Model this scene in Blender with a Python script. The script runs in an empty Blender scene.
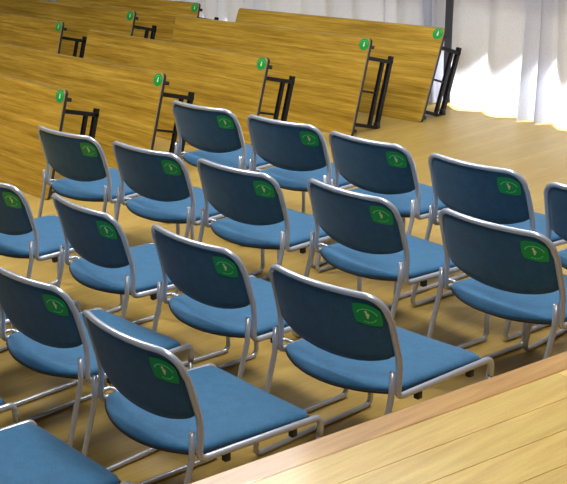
import bpy, bmesh, math, random
from mathutils import Vector, Matrix
random.seed(7)
scene = bpy.context.scene
COL = scene.collection
PI = math.pi

# ------------------------------------------------------------------ helpers
def obj(name, bm, mats, parent=None, smooth=True):
    me = bpy.data.meshes.new(name)
    bmesh.ops.recalc_face_normals(bm, faces=bm.faces)
    for f in bm.faces:
        f.smooth = smooth
    bm.to_mesh(me)
    bm.free()
    if not isinstance(mats, (list, tuple)):
        mats = [mats]
    for m in mats:
        me.materials.append(m)
    o = bpy.data.objects.new(name, me)
    COL.objects.link(o)
    o.parent = parent
    return o

def thing(name, label, cat, loc=(0, 0, 0), rz=0.0, group=None):
    o = bpy.data.objects.new(name, None)
    COL.objects.link(o)
    o.empty_display_size = 0.1
    o.location = loc
    o.rotation_euler = (0, 0, rz)
    o['label'] = label
    o['category'] = cat
    if group:
        o['group'] = group
    return o

def struct(name, bm, mats, label, cat, smooth=False):
    o = obj(name, bm, mats, None, smooth)
    o['kind'] = 'structure'
    o['label'] = label
    o['category'] = cat
    return o

def dup(root, loc, rz, label):
    r = root.copy()
    COL.objects.link(r)
    r.location = loc
    r.rotation_euler = (0, 0, rz)
    r['label'] = label
    for ch in list(root.children):
        c = ch.copy()
        COL.objects.link(c)
        c.parent = r
        for g in list(ch.children):
            d = g.copy()
            COL.objects.link(d)
            d.parent = c
    return r

def fillet(pts, radii, n=6):
    """polyline with rounded corners"""
    out = [Vector(pts[0])]
    for i in range(1, len(pts) - 1):
        p, a, b = Vector(pts[i]), Vector(pts[i - 1]), Vector(pts[i + 1])
        r = radii[i] if isinstance(radii, (list, tuple)) else radii
        if r <= 0:
            out.append(p)
            continue
        u, v = (a - p), (b - p)
        lu, lv = u.length, v.length
        u, v = u / lu, v / lv
        ang = u.angle(v)
        d = min(r / math.tan(ang / 2), lu * .49, lv * .49)
        p0, p1 = p + u * d, p + v * d
        for k in range(n + 1):
            t = k / n
            out.append(p0 * (1 - t) ** 2 + p * 2 * t * (1 - t) + p1 * t * t)
    out.append(Vector(pts[-1]))
    return out

def add_tube(bm, pts, r, seg=10, cap=True):
    pts = [Vector(p) for p in pts]
    clean = [pts[0]]
    for p in pts[1:]:
        if (p - clean[-1]).length > 1e-5:
            clean.append(p)
    pts = clean
    n = len(pts)
    tans = []
    for i in range(n):
        a = pts[max(i - 1, 0)]
        b = pts[min(i + 1, n - 1)]
        tans.append((b - a).normalized())
    t0 = tans[0]
    ref = Vector((0, 0, 1)) if abs(t0.z) < .9 else Vector((1, 0, 0))
    nrm = (ref - t0 * ref.dot(t0)).normalized()
    rings = []
    for i in range(n):
        t = tans[i]
        nrm = (nrm - t * nrm.dot(t)).normalized()
        bi = t.cross(nrm)
        rings.append([bm.verts.new(pts[i] + (nrm * math.cos(2 * PI * k / seg) + bi * math.sin(2 * PI * k / seg)) * r) for k in range(seg)])
    for i in range(n - 1):
        for k in range(seg):
            bm.faces.new((rings[i][k], rings[i][(k + 1) % seg], rings[i + 1][(k + 1) % seg], rings[i + 1][k]))
    if cap:
        bm.faces.new(rings[0][::-1])
        bm.faces.new(rings[-1])

def add_box(bm, lo, hi, bevel=0.0, mat=None, mi=0):
    r = bmesh.ops.create_cube(bm, size=1)
    vs = r['verts']
    for v in vs:
        v.co = Vector(((lo[0] + hi[0]) / 2 + v.co.x * (hi[0] - lo[0]),
                       (lo[1] + hi[1]) / 2 + v.co.y * (hi[1] - lo[1]),
                       (lo[2] + hi[2]) / 2 + v.co.z * (hi[2] - lo[2])))
    fs = set(f for v in vs for f in v.link_faces)
    if bevel > 0:
        es = set(e for v in vs for e in v.link_edges)
        rr = bmesh.ops.bevel(bm, geom=list(es), offset=bevel, segments=2, affect='EDGES', profile=.5)
        fs = set(rr['faces'])
        vs = set(v for f in fs for v in f.verts)
        fs |= set(f for v in vs for f in v.link_faces)
        vs = list(vs)
    for f in fs:
        f.material_index = mi
    if mat is not None:
        bmesh.ops.transform(bm, matrix=mat, verts=[v for v in vs if v.is_valid])

# ------------------------------------------------------------------ materials
def new_mat(name):
    m = bpy.data.materials.new(name)
    m.use_nodes = True
    nt = m.node_tree
    return m, nt, nt.nodes['Principled BSDF']

def simple(name, col, rough=.5, metal=0.0, spec=None):
    m, nt, b = new_mat(name)
    b.inputs['Base Color'].default_value = (*col, 1)
    b.inputs['Roughness'].default_value = rough
    b.inputs['Metallic'].default_value = metal
    if spec is not None:
        b.inputs['Specular IOR Level'].default_value = spec
    return m

def mapping(nt, scale, coord='Object'):
    tc = nt.nodes.new('ShaderNodeTexCoord')
    mp = nt.nodes.new('ShaderNodeMapping')
    mp.inputs['Scale'].default_value = scale
    nt.links.new(tc.outputs[coord], mp.inputs['Vector'])
    return mp

def noise(nt, vec, scale, detail=4, rough=.55):
    n = nt.nodes.new('ShaderNodeTexNoise')
    n.inputs['Scale'].default_value = scale
    n.inputs['Detail'].default_value = detail
    n.inputs['Roughness'].default_value = rough
    if vec is not None:
        nt.links.new(vec, n.inputs['Vector'])
    return n

def ramp(nt, fac, stops):
    r = nt.nodes.new('ShaderNodeValToRGB')
    el = r.color_ramp.elements
    while len(el) < len(stops):
        el.new(.5)
    for e, (p, c) in zip(el, stops):
        e.position = p
        e.color = (*c, 1)
    nt.links.new(fac, r.inputs['Fac'])
    return r

def mixc(nt, a, b, fac, mode='MIX'):
    m = nt.nodes.new('ShaderNodeMix')
    m.data_type = 'RGBA'
    m.blend_type = mode
    for sock, v in ((m.inputs[0], fac), (m.inputs[6], a), (m.inputs[7], b)):
        if hasattr(v, 'is_linked'):
            nt.links.new(v, sock)
        elif isinstance(v, (int, float)):
            sock.default_value = v
        else:
            sock.default_value = (*v, 1)
    return m.outputs[2]

def bump(nt, h, strength, dist=.002):
    b = nt.nodes.new('ShaderNodeBump')
    b.inputs['Strength'].default_value = strength
    b.inputs['Distance'].default_value = dist
    nt.links.new(h, b.inputs['Height'])
    return b

def srgb(r, g, b):
    f = lambda c: (c / 255 / 12.92) if c / 255 <= .04045 else ((c / 255 + .055) / 1.055) ** 2.4
    return (f(r), f(g), f(b))

def fabric(name, base):
    m, nt, b = new_mat(name)
    mp = mapping(nt, (1, 1, 1))
    n1 = noise(nt, mp.outputs[0], 260, 2, .7)
    n2 = noise(nt, mp.outputs[0], 22, 3, .6)
    lo = tuple(c * .72 for c in base)
    hi = tuple(c * 1.32 for c in base)
    r1 = ramp(nt, n1.outputs['Fac'], [(.3, lo), (.7, hi)])
    r2 = ramp(nt, n2.outputs['Fac'], [(.3, (.88, .88, .88)), (.7, (1.1, 1.1, 1.1))])
    nt.links.new(mixc(nt, r1.outputs[0], r2.outputs[0], 1.0, 'MULTIPLY'), b.inputs['Base Color'])
    b.inputs['Roughness'].default_value = .75
    b.inputs['Specular IOR Level'].default_value = .3
    b.inputs['Sheen Weight'].default_value = .15
    nt.links.new(bump(nt, n1.outputs['Fac'], .35, .001).outputs[0], b.inputs['Normal'])
    return m

M = {}
M['fabric'] = fabric('blue_fabric', srgb(36, 90, 127))
M['fabric_shaded'] = fabric('blue_fabric_shaded', srgb(36, 80, 108))  # same cloth as the seats, the backs' shade put into a darker blue
M['steel'] = simple('silver_tube', (.50, .54, .62), .24, .5)
M['black'] = simple('black_plastic', (.012, .013, .016), .5)
M['pan'] = simple('black_seat_pan', (.01, .013, .02), .6)
M['blackmetal'] = simple('black_painted_steel', (.007, .007, .008), .5, 0, .25)
M['edge'] = simple('black_edge_band', (.02, .019, .018), .5)
M['edgelight'] = simple('pale_edge_strip', srgb(150, 136, 96), .5)
M['green'] = simple('green_sticker', srgb(0, 150, 66), .45)
M['emblem'] = simple('pale_green_print', srgb(120, 214, 146), .5)
M['figure'] = simple('cream_print', srgb(206, 224, 160), .5)

def wood_table(name):
    m, nt, b = new_mat(name)
    tc = nt.nodes.new('ShaderNodeTexCoord')
    oi = nt.nodes.new('ShaderNodeObjectInfo')
    va = nt.nodes.new('ShaderNodeVectorMath')
    va.operation = 'ADD'
    vm = nt.nodes.new('ShaderNodeVectorMath')
    vm.operation = 'SCALE'
    vm.inputs['Scale'].default_value = 37.0
    cb = nt.nodes.new('ShaderNodeCombineXYZ')
    nt.links.new(oi.outputs['Random'], cb.inputs[0])
    nt.links.new(oi.outputs['Random'], cb.inputs[2])
    nt.links.new(cb.outputs[0], vm.inputs[0])
    nt.links.new(tc.outputs['Object'], va.inputs[0])
    nt.links.new(vm.outputs[0], va.inputs[1])
    mp = nt.nodes.new('ShaderNodeMapping')
    mp.inputs['Scale'].default_value = (.55, 6, 16)
    nt.links.new(va.outputs[0], mp.inputs['Vector'])
    n1 = noise(nt, mp.outputs[0], 2.2, 8, .68)
    n1.inputs['Distortion'].default_value = .25
    mp2 = nt.nodes.new('ShaderNodeMapping')
    mp2.inputs['Scale'].default_value = (3, 30, 85)
    nt.links.new(va.outputs[0], mp2.inputs['Vector'])
    n2 = noise(nt, mp2.outputs[0], 1.6, 4, .7)
    r1 = ramp(nt, n1.outputs['Fac'], [(.30, srgb(138, 104, 30)), (.5, srgb(180, 142, 48)), (.72, srgb(212, 174, 74))])
    r2 = ramp(nt, n2.outputs['Fac'], [(.32, (.68, .66, .6)), (.62, (1.1, 1.1, 1.1))])
    nt.links.new(mixc(nt, r1.outputs[0], r2.outputs[0], .8, 'MULTIPLY'), b.inputs['Base Color'])
    b.inputs['Roughness'].default_value = .42
    b.inputs['Specular IOR Level'].default_value = .35
    return m
M['teak'] = wood_table('teak_laminate')

def floor_mat():
    m, nt, b = new_mat('hall_floor_boards')
    mp = mapping(nt, (1, 1, 1))
    br = nt.nodes.new('ShaderNodeTexBrick')
    mpb = mapping(nt, (1, 1, 1))
    mpb.inputs['Rotation'].default_value = (0, 0, math.radians(90))
    nt.links.new(mpb.outputs[0], br.inputs['Vector'])
    br.inputs['Scale'].default_value = 1
    br.inputs['Brick Width'].default_value = 1.8
    br.inputs['Row Height'].default_value = .075
    br.inputs['Mortar Size'].default_value = .0012
    br.inputs['Color1'].default_value = (*srgb(174, 146, 76), 1)
    br.inputs['Color2'].default_value = (*srgb(167, 138, 70), 1)
    br.inputs['Mortar'].default_value = (*srgb(148, 120, 56), 1)
    mg = mapping(nt, (10, 1.2, 1))
    n = noise(nt, mg.outputs[0], 4, 6, .6)
    r = ramp(nt, n.outputs['Fac'], [(.3, (.86, .85, .82)), (.7, (1.08, 1.08, 1.08))])
    n2 = noise(nt, mp.outputs[0], 140, 2, .7)
    r2 = ramp(nt, n2.outputs['Fac'], [(.3, (.9, .9, .9)), (.7, (1.1, 1.1, 1.1))])
    c = mixc(nt, br.outputs['Color'], r.outputs[0], .8, 'MULTIPLY')
    c = mixc(nt, c, r2.outputs[0], .8, 'MULTIPLY')
    nt.links.new(c, b.inputs['Base Color'])
    b.inputs['Roughness'].default_value = .42
    b.inputs['Specular IOR Level'].default_value = .5
    return m
M['floor'] = floor_mat()

def plank_mat(name, c1, c2, rough):
    m, nt, b = new_mat(name)
    mp = mapping(nt, (14, .9, 1))
    n = noise(nt, mp.outputs[0], 3, 7, .62)
    n.inputs['Distortion'].default_value = .3
    r = ramp(nt, n.outputs['Fac'], [(.3, c1), (.72, c2)])
    mp2 = mapping(nt, (1, 1, 1))
    n2 = noise(nt, mp2.outputs[0], 180, 2, .7)
    r2 = ramp(nt, n2.outputs['Fac'], [(.3, (.9, .9, .9)), (.7, (1.08, 1.08, 1.08))])
    oi = nt.nodes.new('ShaderNodeAttribute')
    oi.attribute_name = 'tint'
    c = mixc(nt, r.outputs[0], r2.outputs[0], .8, 'MULTIPLY')
    c = mixc(nt, c, oi.outputs['Color'], 1.0, 'MULTIPLY')
    nt.links.new(c, b.inputs['Base Color'])
    b.inputs['Roughness'].default_value = rough
    b.inputs['Coat Weight'].default_value = .5
    b.inputs['Coat Roughness'].default_value = .12
    return m
M['plank'] = plank_mat('stage_planks', srgb(184, 150, 66), srgb(212, 181, 98), .3)
M['nosing'] = plank_mat('stage_nosing', srgb(146, 103, 46), srgb(186, 142, 70), .3)

def curtain_mat():
    m = bpy.data.materials.new('grey_curtain_cloth')
    m.use_nodes = True
    nt = m.node_tree
    b = nt.nodes['Principled BSDF']
    b.inputs['Base Color'].default_value = (*srgb(214, 212, 218), 1)
    b.inputs['Roughness'].default_value = .8
    b.inputs['Specular IOR Level'].default_value = .1
    mp = mapping(nt, (1, 1, 1))
    n = noise(nt, mp.outputs[0], 160, 2, .7)
    r = ramp(nt, n.outputs['Fac'], [(.3, srgb(172, 174, 190)), (.7, srgb(206, 208, 224))])
    nt.links.new(r.outputs[0], b.inputs['Base Color'])
    tr = nt.nodes.new('ShaderNodeBsdfTranslucent')
    tr.inputs['Color'].default_value = (.86, .89, .97, 1)
    mx = nt.nodes.new('ShaderNodeMixShader')
    mx.inputs[0].default_value = .3
    out = nt.nodes['Material Output']
    nt.links.new(b.outputs[0], mx.inputs[1])
    nt.links.new(tr.outputs[0], mx.inputs[2])
    nt.links.new(mx.outputs[0], out.inputs['Surface'])
    return m
M['curtain'] = curtain_mat()
M['wall'] = simple('painted_wall', srgb(120, 118, 122), .8)
M['stagefront'] = simple('stage_front_boards', srgb(150, 110, 62), .5)
def glass_mat():
    m, nt, b = new_mat('window_glass')
    b.inputs['Base Color'].default_value = (1, 1, 1, 1)
    b.inputs['Transmission Weight'].default_value = 1
    b.inputs['Roughness'].default_value = 0
    b.inputs['IOR'].default_value = 1.02
    return m
M['frame'] = simple('dark_window_frame', srgb(78, 78, 84), .5)

# ------------------------------------------------------------------ setting
bm = bmesh.new()
add_box(bm, (-16, -4, -.2), (4, 9.6, 0))
struct('floor', bm, M['floor'], 'yellow-brown wooden hall floor under the chairs', 'floor')

# raised stage at the right: boards run along its edge
SA = math.radians(5.3)
SH = .7
S0 = Vector((-2.009, 2.479, SH))
sdir = Vector((-math.sin(-SA), math.cos(SA), 0))       # along the edge
sperp = Vector((math.cos(SA), -math.sin(SA), 0))       # away from the chairs
smat = Matrix.Translation(Vector((S0.x, S0.y, 0))) @ Matrix.Rotation(-SA, 4, 'Z')
bm = bmesh.new()
tint = bm.loops.layers.float_color.new('tint')
def plank(x0, x1, y0, y1, mi, t, bev=.002):
    before = set(bm.faces)
    add_box(bm, (x0, y0, SH - .03), (x1, y1, SH), bev, smat, mi)
    for f in bm.faces:
        if f not in before:
            for l in f.loops:
                l[tint] = (t * random.uniform(.98, 1.02), t, t * random.uniform(.96, 1.02), 1)
plank(0, .088, -4.4, 4.6, 1, 1.0, .006)
x = .0888
while x < 3.2:
    y = -4.4 + random.uniform(-1.5, 0)
    while y < 4.6:
        L = random.uniform(1.6, 2.6)
        plank(x, x + .119, max(y, -4.4), min(y + L - .0008, 4.6), 0, random.uniform(.84, 1.04), .0012)
        y += L
    x += .12
add_box(bm, (.03, -4.4, 0), (3.3, 4.6, SH - .031), 0, smat, 2)
for f in bm.faces:
    if f.material_index == 2:
        for l in f.loops:
            l[tint] = (1, 1, 1, 1)
st = struct('trim_1', bm, [M['plank'], M['nosing'], M['stagefront']], 'raised stage of varnished wooden planks at lower right', 'stage')

# wall line behind the curtain
WA = math.atan2(-(8.26 - 8.13), (6.166 - 4.972))      # wall turns slightly
WP = Vector((-5.6, 8.26, 0))
wmat = Matrix.Translation(WP) @ Matrix.Rotation(WA, 4, 'Z')
WIN = .74
bm = bmesh.new()
add_box(bm, (-10, .22, WIN), (9, .27, 5.0), 0, wmat)      # above the low windows
add_box(bm, (-10, .22, 0), (-6, .27, WIN), 0, wmat)
add_box(bm, (6, .22, 0), (9, .27, WIN), 0, wmat)
struct('wall_back', bm, M['wall'], 'grey wall behind the long pale curtain', 'wall')
bm = bmesh.new()
for k in range(-6, 7, 1):
    add_box(bm, (k - .02, .25, .0), (k + .02, .31, WIN), 0, wmat)
add_box(bm, (-.92, .15, 0), (-.64, .18, 3.2), 0, wmat)
add_box(bm, (-6, .25, .0), (6, .31, .025), 0, wmat)
struct('window_1', bm, M['frame'], 'row of low daylight windows behind the curtain hem', 'window')
bm = bmesh.new()
add_box(bm, (-15.99, -4, 0), (-15.85, 9.4, 5.0))
struct('wall_left', bm, M['wall'], 'grey side wall of the hall beyond the folded tables', 'wall')
# ground outside the low windows
bm = bmesh.new()
add_box(bm, (-16, 9.3, -.25), (6, 16, -.02))
struct('trim_2', bm, simple('pale_paving', srgb(200, 198, 190), .8), 'pale paving outside the low windows', 'ground')

def curtain(x0, x1, seed, label):
    rnd = random.Random(seed)
    bm = bmesh.new()
    folds = []
    x = x0
    while x < x1:
        w = rnd.choice((.12, .16, .22, .30, .36)) * rnd.uniform(.9, 1.1)
        folds.append((x, w, rnd.uniform(.05, .14)))
        x += w
    folds[-1] = (folds[-1][0], x1 - folds[-1][0] + 1e-6, folds[-1][2])
    cols = []
    for (fx, w, a) in folds:
        for k in range(12):
            t = k / 12
            cols.append((fx + w * t, a, t, rnd.random() * .002))
    cols.append((x1, folds[-1][2], 1.0, 0))
    zs = [.012, .12, .25, .4, .6, .85, 1.2, 1.7, 2.4, 3.3]
    ph = rnd.random() * 6
    grid = []
    for (cx, a, t, e) in cols:
        col = []
        for z in zs:
            amp = a * (1.0 + .25 * math.cos(z * 1.3 + cx * 2))
            s = math.sin(PI * t)
            y = -amp * (s ** .75 if s > 0 else 0) + .03 * math.sin(cx * 2.1 + ph) + .02 * math.sin(cx * 5.3 + z * .9)
            xx = cx + (.02 * z * (1 if x0 > -2 else -1) * (1 if (cx < x0 + .3 if x0 > -2 else cx > x1 - .3) else 0)) * 0 + .012 * math.sin(z * 2.2 + cx * 3) + .02 * math.sin(2 * PI * t) 
            col.append(bm.verts.new(wmat @ Vector((xx, y + .07, z + e))))
        grid.append(col)
    for i in range(len(grid) - 1):
        for j in range(len(zs) - 1):
            bm.faces.new((grid[i][j], grid[i + 1][j], grid[i + 1][j + 1], grid[i][j + 1]))
    o = obj('curtain', bm, M['curtain'], None, True)
    o['label'] = label
    o['category'] = 'curtain'
    o['group'] = 'curtains along the far wall'
    return o
curtain(-.575, 3.4, 5, 'pale grey floor-length curtain at upper right, sunlit at its hem')
curtain(-9, -.66, 9, 'pale grey curtain behind the folded tables, left of the dark gap')

# ------------------------------------------------------------------ the chair
HW, ZT, YB = .267, .78, -.055
def lean_y(z):
    """the uprights stand nearly plumb at the seat and tip back above it"""
    if z < .53:
        return .010 * (z - .405) / .125
    t = (z - .53) / (ZT - .53)
    return .010 + .012 * t * (1 - t) - .072 * t
def up_x(z):
    return HW - .011 * max(0, (z - .45) / (ZT - .45))
def back_y(x, z):
    """rear line of the back: leans back with height, bulges to the rear in the middle"""
    k = max(0.0, 1 - (x / HW) ** 2)
    return lean_y(z) - .05 * k * min(1, max(0, (z - .405) / .13))

def make_chair():
    t = thing('stacking_chair', 'x', 'chair', group='blue chairs set out in rows')
    # back frame: rail - upright - top - upright - rail, one bent tube
    R = .0117
    bm = bmesh.new()
    RC = .068
    def arc_corner(s_):
        o = []
        xt = up_x(ZT)
        for k in range(9):
            an = k / 8 * PI / 2
            x_ = xt - RC + RC * math.cos(an)
            z_ = ZT - RC + RC * math.sin(an)
            o.append((s_ * x_, back_y(x_, z_), z_))
        return o
    def side(s_):
        p = [(s_ * HW, .526, .325), (s_ * HW, .526, .392), (s_ * HW, -.002, .405)]
        p += [(s_ * up_x(z), lean_y(z), z) for z in (.47, .51, .55, .6, .65, .69)]
        return p + arc_corner(s_)
    a = side(-1)
    b = side(1)[::-1]
    n = 12
    xe = HW - .011 - RC
    mid = [(-xe + 2 * xe * k / n, back_y(-xe + 2 * xe * k / n, ZT), ZT) for k in range(1, n)]
    pts = a + mid + b
    rad = [0, .045, .035] + [0] * (len(pts) - 6) + [.035, .045, 0]
    path = fillet(pts, rad, 7)
    add_tube(bm, path, R, 12)
    fr = obj('back_frame', bm, M['steel'], t)
    # sled legs
    for s in (-1, 1):
        bm = bmesh.new()
        x = s * (HW - .004)
        p = fillet([(x, -.024, .505), (x, -.028, .41), (x, -.145, .0115), (x, .526, .0115), (x, .526, .335)], [0, .08, .035, .035, 0], 6)
        add_tube(bm, p, .0106, 10)
        obj('leg', bm, M['steel'], t)
    # cross bars between the legs under the seat
    for y_, z_ in ((.10, .392), (.40, .385)):
        bm = bmesh.new()
        add_tube(bm, [(-HW, y_, z_), (HW, y_, z_)], .009, 8)
        obj('cross_bar', bm, M['blackmetal'], t)
    # seat pad
    def outline(inset):
        pts = []
        hw = HW - .013 - inset
        yf = .515 - inset
        # rear: rounded and bulging
        N = 22
        for k in range(N + 1):
            u = -1 + 2 * k / N
            x = u * hw
            e = .85 * (1 - abs(u) ** 2.2) + .15 * (1 - abs(u) ** 6) ** .5
            y = .022 + inset * .6 - (.102 - inset * .4) * e
            pts.append((x, y))
        # front corners
        c = .05
        for k in range(7):
            a = k / 6 * PI / 2
            pts.append((hw - c + c * math.cos(a), yf - c + c * math.sin(a)))
        for k in range(1, 6):
            u = 1 - 2 * k / 6
            pts.append((u * (hw - c), yf + .006 * (1 - u * u)))
        for k in range(7):
            a = PI / 2 + k / 6 * PI / 2
            pts.append((-hw + c + c * math.cos(a), yf - c + c * math.sin(a)))
        return pts
    def seat_z(x, y):
        z = .437 - .018 * (y / .5) - .008 * (1 - (x / HW) ** 2)
        if y > .40:
            z -= .9 * (y - .40) ** 2
        if y < .02:
            z += .0 - .35 * (.02 - y) ** 2 * 2
        return z
    def rings_mesh(bm, rings, close_bottom=True):
        vr = [[bm.verts.new(v) for v in r] for r in rings]
        n = len(vr[0])
        for i in range(len(vr) - 1):
            for k in range(n):
                bm.faces.new((vr[i][k], vr[i][(k + 1) % n], vr[i + 1][(k + 1) % n], vr[i + 1][k]))
        return vr
    bm = bmesh.new()
    rings = []
    TH = .024
    for ins, dz in ((.012, -TH), (.003, -TH + .005), (.001, -.014), (.006, -.006), (.018, 0)):
        rings.append([(x, y, seat_z(x, y) + dz) for x, y in outline(ins)])
    base = outline(.018)
    cx, cy = 0, .22
    for f in (.8, .55, .3, .08):
        rings.append([(x * f + cx * (1 - f), y * f + cy * (1 - f), seat_z(x * f, y * f + cy * (1 - f)) + .0) for x, y in base])
    vr = rings_mesh(bm, rings)
    bm.faces.new(vr[-1])
    bm.faces.new(vr[0][::-1])
    obj('seat', bm, M['fabric'], t)
    # dark seat pan under the pad
    bm = bmesh.new()
    rings = []
    for ins, dz in ((.06, -TH - .020), (.022, -TH - .016), (.001, -TH - .004), (-.002, -TH + .004), (.012, -TH + .007)):
        rings.append([(x, y, seat_z(x, y) + dz) for x, y in outline(ins)])
    vr = rings_mesh(bm, rings)
    bm.faces.new(vr[-1])
    bm.faces.new(vr[0][::-1])
    obj('seat_pan', bm, M['pan'], t)
    # backrest panel
    PW = HW - .016
    def zbot(u):
        return .553 - .062 * max(0, 1 - u * u) ** .75
    def ztop(u):
        # follow the rounded top corners of the tube
        xx = abs(u) * PW
        xc = HW - .011 - .068
        if xx <= xc:
            return ZT - .004
        return ZT - .068 + math.sqrt(max(0, .064 ** 2 - (min(xx - xc, .0635)) ** 2))
    bm = bmesh.new()
    NX, NZ = 22, 9
    front, rear = [], []
    for i in range(NX + 1):
        u = -1 + 2 * i / NX
        x = u * PW
        cf, cr = [], []
        for j in range(NZ + 1):
            v = j / NZ
            z = zbot(u) + (ztop(u) - zbot(u)) * v
            y = back_y(x, z)
            edge = min(1, 3.5 * min(v, 1 - v) + .15) * min(1, 6 * (1 - abs(u)) + .25)
            cf.append(bm.verts.new((x, y + .006 + .016 * edge, z)))
            cr.append(bm.verts.new((x, y - .002 - .006 * edge, z)))
        front.append(cf)
        rear.append(cr)
    for g, fl in ((front, False), (rear, True)):
        for i in range(NX):
            for j in range(NZ):
                q = (g[i][j], g[i + 1][j], g[i + 1][j + 1], g[i][j + 1])
                bm.faces.new(q[::-1] if fl else q)
    for i in range(NX):
        bm.faces.new((front[i][0], rear[i][0], rear[i + 1][0], front[i + 1][0]))
        bm.faces.new((front[i][NZ], front[i + 1][NZ], rear[i + 1][NZ], rear[i][NZ]))
    for j in range(NZ):
        bm.faces.new((front[0][j], front[0][j + 1], rear[0][j + 1], rear[0][j]))
        bm.faces.new((front[NX][j], rear[NX][j], rear[NX][j + 1], front[NX][j + 1]))
    obj('backrest', bm, M['fabric_shaded'], t)
    # green sticker on the rear of the back
    scx, scz = .193, .708
    def surf(x, z, lift):
        return Vector((x, back_y(x, z) - .0085 - lift, z))
    bm = bmesh.new()
    sw, sh = .049, .042
    NXs, NZs = 8, 6
    g1 = []
    for lift in (.0004, .0016):
        g = []
        for i in range(NXs + 1):
            row = []
            for j in range(NZs + 1):
                u = -1 + 2 * i / NXs
                v = -1 + 2 * j / NZs
                # rounded label outline
                uu = u * (1 - .10 * v * v)
                vv = v * (1 - .14 * u * u) - (.30 * max(0, u) ** 2 * max(0, v) ** 2)
                row.append(bm.verts.new(surf(scx + uu * sw, scz + vv * sh, lift)))
            g.append(row)
        g1.append(g)
    for g in g1:
        for i in range(NXs):
            for j in range(NZs):
                bm.faces.new((g[i][j], g[i + 1][j], g[i + 1][j + 1], g[i][j + 1]))
    a, b = g1
    for i in range(NXs):
        bm.faces.new((a[i][0], a[i + 1][0], b[i + 1][0], b[i][0]))
        bm.faces.new((a[i][NZs], a[i + 1][NZs], b[i + 1][NZs], b[i][NZs]))
    for j in range(NZs):
        bm.faces.new((a[0][j], a[0][j + 1], b[0][j + 1], b[0][j]))
        bm.faces.new((a[NXs][j], a[NXs][j + 1], b[NXs][j + 1], b[NXs][j]))
    stk = obj('sticker', bm, M['green'], t, smooth=False)
    stk['label'] = 'green rounded sticker'
    # print: arched line of marks, little pale figure, short line below
    bm = bmesh.new()
    def patch(x0, z0, w, h, rot, mi):
        vs = []
        for dx, dz in ((-w, -h), (w, -h), (w, h), (-w, h)):
            xx = x0 + dx * math.cos(rot) - dz * math.sin(rot)
            zz = z0 + dx * math.sin(rot) + dz * math.cos(rot)
            vs.append((xx, zz))
        lo = [bm.verts.new(surf(p[0], p[1], .0017)) for p in vs]
        hi = [bm.verts.new(surf(p[0], p[1], .0023)) for p in vs]
        fs = [bm.faces.new(lo), bm.faces.new(hi[::-1])]
        for k in range(4):
            fs.append(bm.faces.new((lo[k], lo[(k + 1) % 4], hi[(k + 1) % 4], hi[k])))
        for f in fs:
            f.material_index = mi
    for k in range(11):
        if k in (0, 10):
            continue
        an = math.radians(170 - k * 16)
        patch(scx + .036 * math.cos(an), scz - .006 + .027 * math.sin(an), .0046, .0017, an - PI / 2, 0)
    for k in range(5):
        an = math.radians(250 + k * 20)
        patch(scx + .03 * math.cos(an), scz - .004 + .026 * math.sin(an), .0036, .0016, an + PI / 2, 0)
    def disc(x0, z0, rx, rz, mi, n=12):
        lo = [bm.verts.new(surf(x0 + rx * math.cos(2 * PI * k / n), z0 + rz * math.sin(2 * PI * k / n), .0017)) for k in range(n)]
        hi = [bm.verts.new(surf(x0 + rx * math.cos(2 * PI * k / n), z0 + rz * math.sin(2 * PI * k / n), .0024)) for k in range(n)]
        fs = [bm.faces.new(lo), bm.faces.new(hi[::-1])]
        for k in range(n):
            fs.append(bm.faces.new((lo[k], lo[(k + 1) % n], hi[(k + 1) % n], hi[k])))
        for f in fs:
            f.material_index = mi
    disc(scx - .003, scz + .010, .0045, .005, 1)
    disc(scx + .001, scz - .001, .0065, .0075, 1)
    disc(scx + .0, scz - .011, .0035, .005, 1)
    em = obj('emblem', bm, [M['emblem'], M['figure']], stk, smooth=False)
    em['label'] = 'pale printed arch and small cream figure'
    # black stacking bumpers under the rails
    for s in (-1, 1):
        for y in (.11, .40):
            bm = bmesh.new()
            zr = .405 - .013 * (y / .526)
            add_box(bm, (s * HW - .010, y - .012, zr - .036), (s * HW + .010, y + .012, zr - .008), .003)
            obj('bumper', bm, M['black'], t)
    # linking hook at the left rear corner
    bm = bmesh.new()
    p = fillet([(-HW - .004, .02, .412), (-HW - .05, .02, .412), (-HW - .05, .085, .410), (-HW - .004, .085, .408)], [0, .016, .016, 0], 5)
    add_tube(bm, p, .0065, 8)
    obj('linking_hook', bm, M['steel'], t)
    return t

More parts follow.
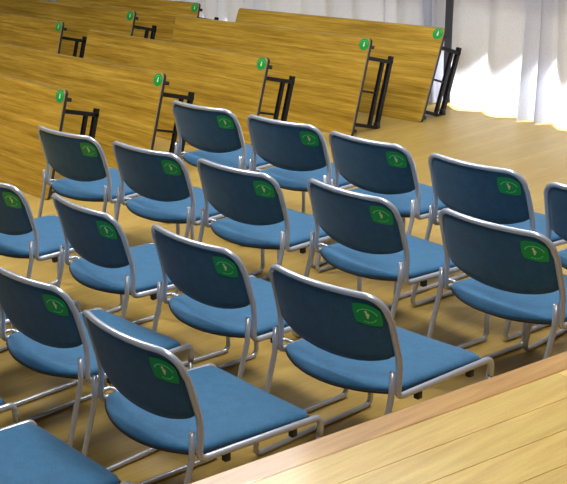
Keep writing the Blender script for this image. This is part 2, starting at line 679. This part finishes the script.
CH = [
 ('A', -2.698, 3.078, 1.1, 'large blue chair in the centre-right foreground, right end of the third row from the curtain'),
 ('B', -2.803, 2.285, -2.2, 'blue chair at bottom middle, right end of the fourth row from the curtain'),
 ('C', -3.484, 2.338, 2.5, 'blue chair at the left edge in the fourth row, left of the bottom middle chair'),
 ('D', -2.846, 1.51, 0, 'blue chair in the bottom left corner of which mostly the seat shows'),
 ('E', -3.358, 3.068, -.9, 'blue chair at picture centre, third from the left in the third row from the curtain'),
 ('F', -4.032, 3.035, -3.9, 'blue chair left of centre, second from the left in the third row from the curtain'),
 ('G', -4.718, 2.977, 1.8, 'blue chair cut by the left picture edge, below the leftmost folded tables'),
 ('H', -3.373, 3.991, -4.1, 'blue chair right of centre, fourth from the left in the second row from curtain'),
 ('I', -4.004, 3.918, 1.4, 'blue chair at centre, third from the left in the second row from the curtain'),
 ('J', -4.607, 3.871, 3.4, 'blue chair second from the left in the second row from the curtain'),
 ('K', -5.218, 3.811, 4.3, 'blue chair in front of the nearest table legs, left end of the second row'),
 ('L', -2.697, 4.024, -3.3, 'large blue chair at right, right end of the second row from the curtain'),
 ('M', -3.266, 4.699, -3.3, 'blue chair fourth from the left in the row nearest the curtain'),
 ('N', -3.907, 4.738, -2.3, 'blue chair third from the left in the row nearest the curtain'),
 ('O', -4.513, 4.765, 2.7, 'blue chair second from the left in the row nearest the curtain'),
 ('P', -5.133, 4.748, 2.7, 'blue chair at the left end of the row nearest the curtain'),
 ('Q', -2.63, 4.655, 4, 'blue chair cut off by the right picture edge, right end of the farthest row'),
 ('S', -4.17, 2.30, 1, 'blue chair almost wholly outside the left edge, left end of the fourth row'),
 ('R', -3.53, 1.53, 0, 'blue chair outside the bottom left corner, only its front rail end showing'),
]
proto = make_chair()
for i, (n, x, y, a, lab) in enumerate(CH):
    if i == 0:
        proto.location = (x, y, 0)
        proto.rotation_euler = (0, 0, math.radians(a))
        proto['label'] = lab
    else:
        dup(proto, (x, y, 0), math.radians(a), lab)

# ------------------------------------------------------------------ folded tables
TL, THT, TT = 2.32, .768, .03       # length, height of the top on edge, thickness
def make_table(lean_deg):
    """local x runs from the right end (0) to the left; s is up the top, t to its back.  leans by lean_deg"""
    t = thing('folding_table', 'x', 'table', group='folded tables standing on edge')
    la = math.radians(lean_deg)
    DO = .325 if lean_deg < 17 else .30     # how far the folded legs stand off
    def P(x, s, d):
        return Vector((x, s * math.sin(la) + d * math.cos(la), s * math.cos(la) - d * math.sin(la)))
    # mesh axes (x, d, s) -> lean
    lm = Matrix(((1, 0, 0, 0), (0, math.cos(la), math.sin(la), 0), (0, -math.sin(la), math.cos(la), 0), (0, 0, 0, 1)))
    def slab(bm, x0, x1, s0, s1, d0, d1, r, seg=6):
        pts = []
        for (cx, cs, a0) in ((x1 - r, s1 - r, 0), (x0 + r, s1 - r, 90), (x0 + r, s0 + r, 180), (x1 - r, s0 + r, 270)):
            for k in range(seg + 1):
                a = math.radians(a0 + 90 * k / seg)
                pts.append((cx + r * math.cos(a), cs + r * math.sin(a)))
        a = [bm.verts.new(lm @ Vector((p[0], d0, p[1]))) for p in pts]
        b = [bm.verts.new(lm @ Vector((p[0], d1, p[1]))) for p in pts]
        bm.faces.new(a)
        bm.faces.new(b[::-1])
        n = len(pts)
        for k in range(n):
            bm.faces.new((a[k], b[k], b[(k + 1) % n], a[(k + 1) % n]))
    bm = bmesh.new()
    slab(bm, -TL + .004, -.004, .004, THT - .004, 0, .006, .028)
    top = obj('tabletop', bm, M['teak'], t, smooth=False)
    bm = bmesh.new()
    slab(bm, -TL, 0, 0, THT, .0035, TT, .03)
    bd = obj('edge_band', bm, M['edge'], top, smooth=False)
    bd['label'] = 'black edge band'
    bm = bmesh.new()
    slab(bm, -TL - .001, .001, .0005, THT + .001, .0025, .0065, .03)
    ps = obj('edge_strip', bm, M['edgelight'], top, smooth=False)
    ps['label'] = 'thin pale strip along the rim'
    # folded leg frame at each end
    for xe, sg in ((-.055, 1), (-TL + .055, -1)):
        bm = bmesh.new()
        w = .014
        def bar(d0, d1, s0, s1, ww=w, dx=0):
            add_box(bm, (xe + dx - ww, d0, s0), (xe + dx + ww, d1, s1), .003, lm)
        foot = (DO + .003) * math.tan(la)
        bar(TT - .002, DO + .025, .605, .635)                  # upper arm
        bar(DO - .015, DO + .022, foot + .012, .665)                # outer post
        bar(DO * .71, DO * .71 + .03, .085, .63, .012)               # inner post
        bar(TT, DO - .005, .085, .112, .012)                 # lower arm
        bar(TT, DO * .72, .355, .372, .008)                  # small brace
        lf = obj('leg_frame', bm, M['blackmetal'], t, smooth=False)
        bm = bmesh.new()
        # foot: level with the floor
        f0 = P(xe, foot + .03, DO + .0035)
        add_box(bm, (f0.x - .018, f0.y - .02, 0.0), (f0.x + .018, f0.y + .02, .05), .005)
        obj('foot_cap', bm, M['black'], lf)
        bm = bmesh.new()
        add_box(bm, (xe - .02, TT - .002, .69), (xe + .045, .075, .718), .004, lm)
        obj('latch', bm, M['black'], t)
        bm = bmesh.new()
        add_box(bm, (xe - .02, TT - .002, .035), (xe + .045, .07, .065), .004, lm)
        obj('hinge_block', bm, M['black'], t)
    # rail along the underside joining the two leg frames
    bm = bmesh.new()
    add_box(bm, (-TL + .08, TT - .001, .60), (-.08, TT + .028, .63), .003, lm)
    obj('under_rail', bm, M['blackmetal'], t, smooth=False)
    # sticker at the upper right corner
    bm = bmesh.new()
    cx, cs, n = -.05, THT - .05, 24
    def disc(x0, s0, rx, rs, d0, d1, mi):
        a = [bm.verts.new(lm @ Vector((x0 + rx * math.cos(2 * PI * k / n), d0, s0 + rs * math.sin(2 * PI * k / n)))) for k in range(n)]
        b = [bm.verts.new(lm @ Vector((x0 + rx * math.cos(2 * PI * k / n), d1, s0 + rs * math.sin(2 * PI * k / n)))) for k in range(n)]
        fs = [bm.faces.new(a), bm.faces.new(b[::-1])]
        for k in range(n):
            fs.append(bm.faces.new((a[k], b[k], b[(k + 1) % n], a[(k + 1) % n])))
        for f in fs:
            f.material_index = mi
    disc(cx, cs, .047, .045, -.0012, .0004, 0)
    sk = obj('sticker', bm, M['green'], t, smooth=False)
    sk['label'] = 'round green sticker'
    bm = bmesh.new()
    disc(cx + .001, cs + .012, .006, .007, -.002, -.001, 1)
    disc(cx, cs - .006, .008, .013, -.002, -.001, 1)
    for k in range(7):
        an = math.radians(160 - k * 23.3)
        disc(cx + .033 * math.cos(an), cs + .031 * math.sin(an), .0035, .0028, -.0018, -.001, 0)
    em = obj('emblem', bm, [M['emblem'], M['figure']], sk, smooth=False)
    em['label'] = 'pale printed arch and small cream figure'
    return t

TA = {}
TB = [  # right end x, foot line y, yaw, lean, label
 (-6.35, 4.37, -2.0, 15.2, 'folded wood-topped table nearest at the left edge, its right end behind a chair'),
 (-6.25, 5.15, -2.5, 15.2, 'folded wood-topped table, second of the near stack counted from the left edge'),
 (-6.10, 6.00, -3.5, 15.2, 'folded wood-topped table in the middle of the near stack, third from the curtain'),
 (-6.04, 7.03, -2.4, 15.2, 'large folded wood-topped table, second from the curtain, facing the row of chairs'),
 (-5.95, 7.735, -1.2, 19.4, 'folded wood-topped table nearest the bright curtain hem, at upper right'),
 (-9.02, 6.30, -2.0, 15.2, 'folded wood-topped table at the upper left edge, nearest of the far stack'),
 (-8.95, 7.12, -2.0, 15.2, 'folded wood-topped table at upper left, middle of the far stack'),
 (-8.79, 7.82, 1.0, 15.2, 'folded wood-topped table at top left against the curtain, farthest of the far stack'),
]
for (x, y, yaw, lean, lab) in TB:
    if lean not in TA:
        t = make_table(lean)
        TA[lean] = t
        t.location = (x, y, 0)
        t.rotation_euler = (0, 0, math.radians(yaw))
        t['label'] = lab
    else:
        t = dup(TA[lean], (x, y, 0), math.radians(yaw), lab)
        if abs(y - 7.12) < .001:
            t.scale = (1.12, 1, 1)      # a longer table


# ------------------------------------------------------------------ light
def area(name, loc, target, sx, sy, power, col=(1, 1, 1)):
    l = bpy.data.lights.new(name, 'AREA')
    l.shape = 'RECTANGLE'
    l.size, l.size_y = sx, sy
    l.energy = power
    l.color = col
    o = bpy.data.objects.new(name, l)
    COL.objects.link(o)
    o.location = loc
    o.rotation_euler = (Vector(target) - Vector(loc)).to_track_quat('-Z', 'Y').to_euler()
    return o
area('ceiling_light_near', (-3.0, 4.6, 4.8), (-3.4, 4.2, 0), 1.1, 1.1, 195, (1, .97, .92))
area('ceiling_light_far', (-6.6, 2.6, 4.8), (-7.0, 4.2, 0), 1.1, 1.1, 195, (1, .97, .92))
area('ceiling_light_stage', (-1.0, 1.0, 4.8), (-1.4, 1.2, 0), 1.3, 1.3, 80, (1, .97, .92))
area('rear_fill', (-5.2, 6.5, 4.8), (-5.2, 6.7, 0), 1.3, 1.3, 72, (.92, .96, 1))  # added cool fill that lightens the rear floor, not a hall lamp
area('high_window', (-9.2, 8.1, 6.3), (-3.5, 3.0, .5), 2.6, 1.3, 90, (1, .97, .97))
sun = wmat @ Vector((0, 1.35, 2.3))
tgt = wmat @ Vector((0, .05, .2))
area('daylight', sun, tgt, 12, .22, 1700, (.9, .95, 1))

w = bpy.data.worlds.new('hall_ambient')
scene.world = w
w.use_nodes = True
w.node_tree.nodes['Background'].inputs['Color'].default_value = (.93, .97, 1.0, 1)
w.node_tree.nodes['Background'].inputs['Strength'].default_value = .21

# ------------------------------------------------------------------ camera
cam = bpy.data.cameras.new('camera')
co = bpy.data.objects.new('camera', cam)
COL.objects.link(co)
right = (0.518909, 0.851523, -0.075105)
up = (-0.187764, 0.199252, 0.961792)
back = (0.833953, -0.484981, 0.26328)
co.matrix_world = Matrix(((right[0], up[0], back[0], 0), (right[1], up[1], back[1], 0), (right[2], up[2], back[2], 2.297819), (0, 0, 0, 1)))
cam.sensor_fit = 'HORIZONTAL'
cam.sensor_width = 36
cam.lens = 1170.474 * 36 / 567
cam.shift_x = 324.3275 / 567
cam.shift_y = -62.7648 / 567
cam.clip_end = 200
scene.camera = co
scene.view_settings.view_transform = 'Standard'
scene.view_settings.look = 'None'
scene.view_settings.gamma = 1
scene.view_settings.use_curve_mapping = False
scene.view_settings.exposure = 0.0
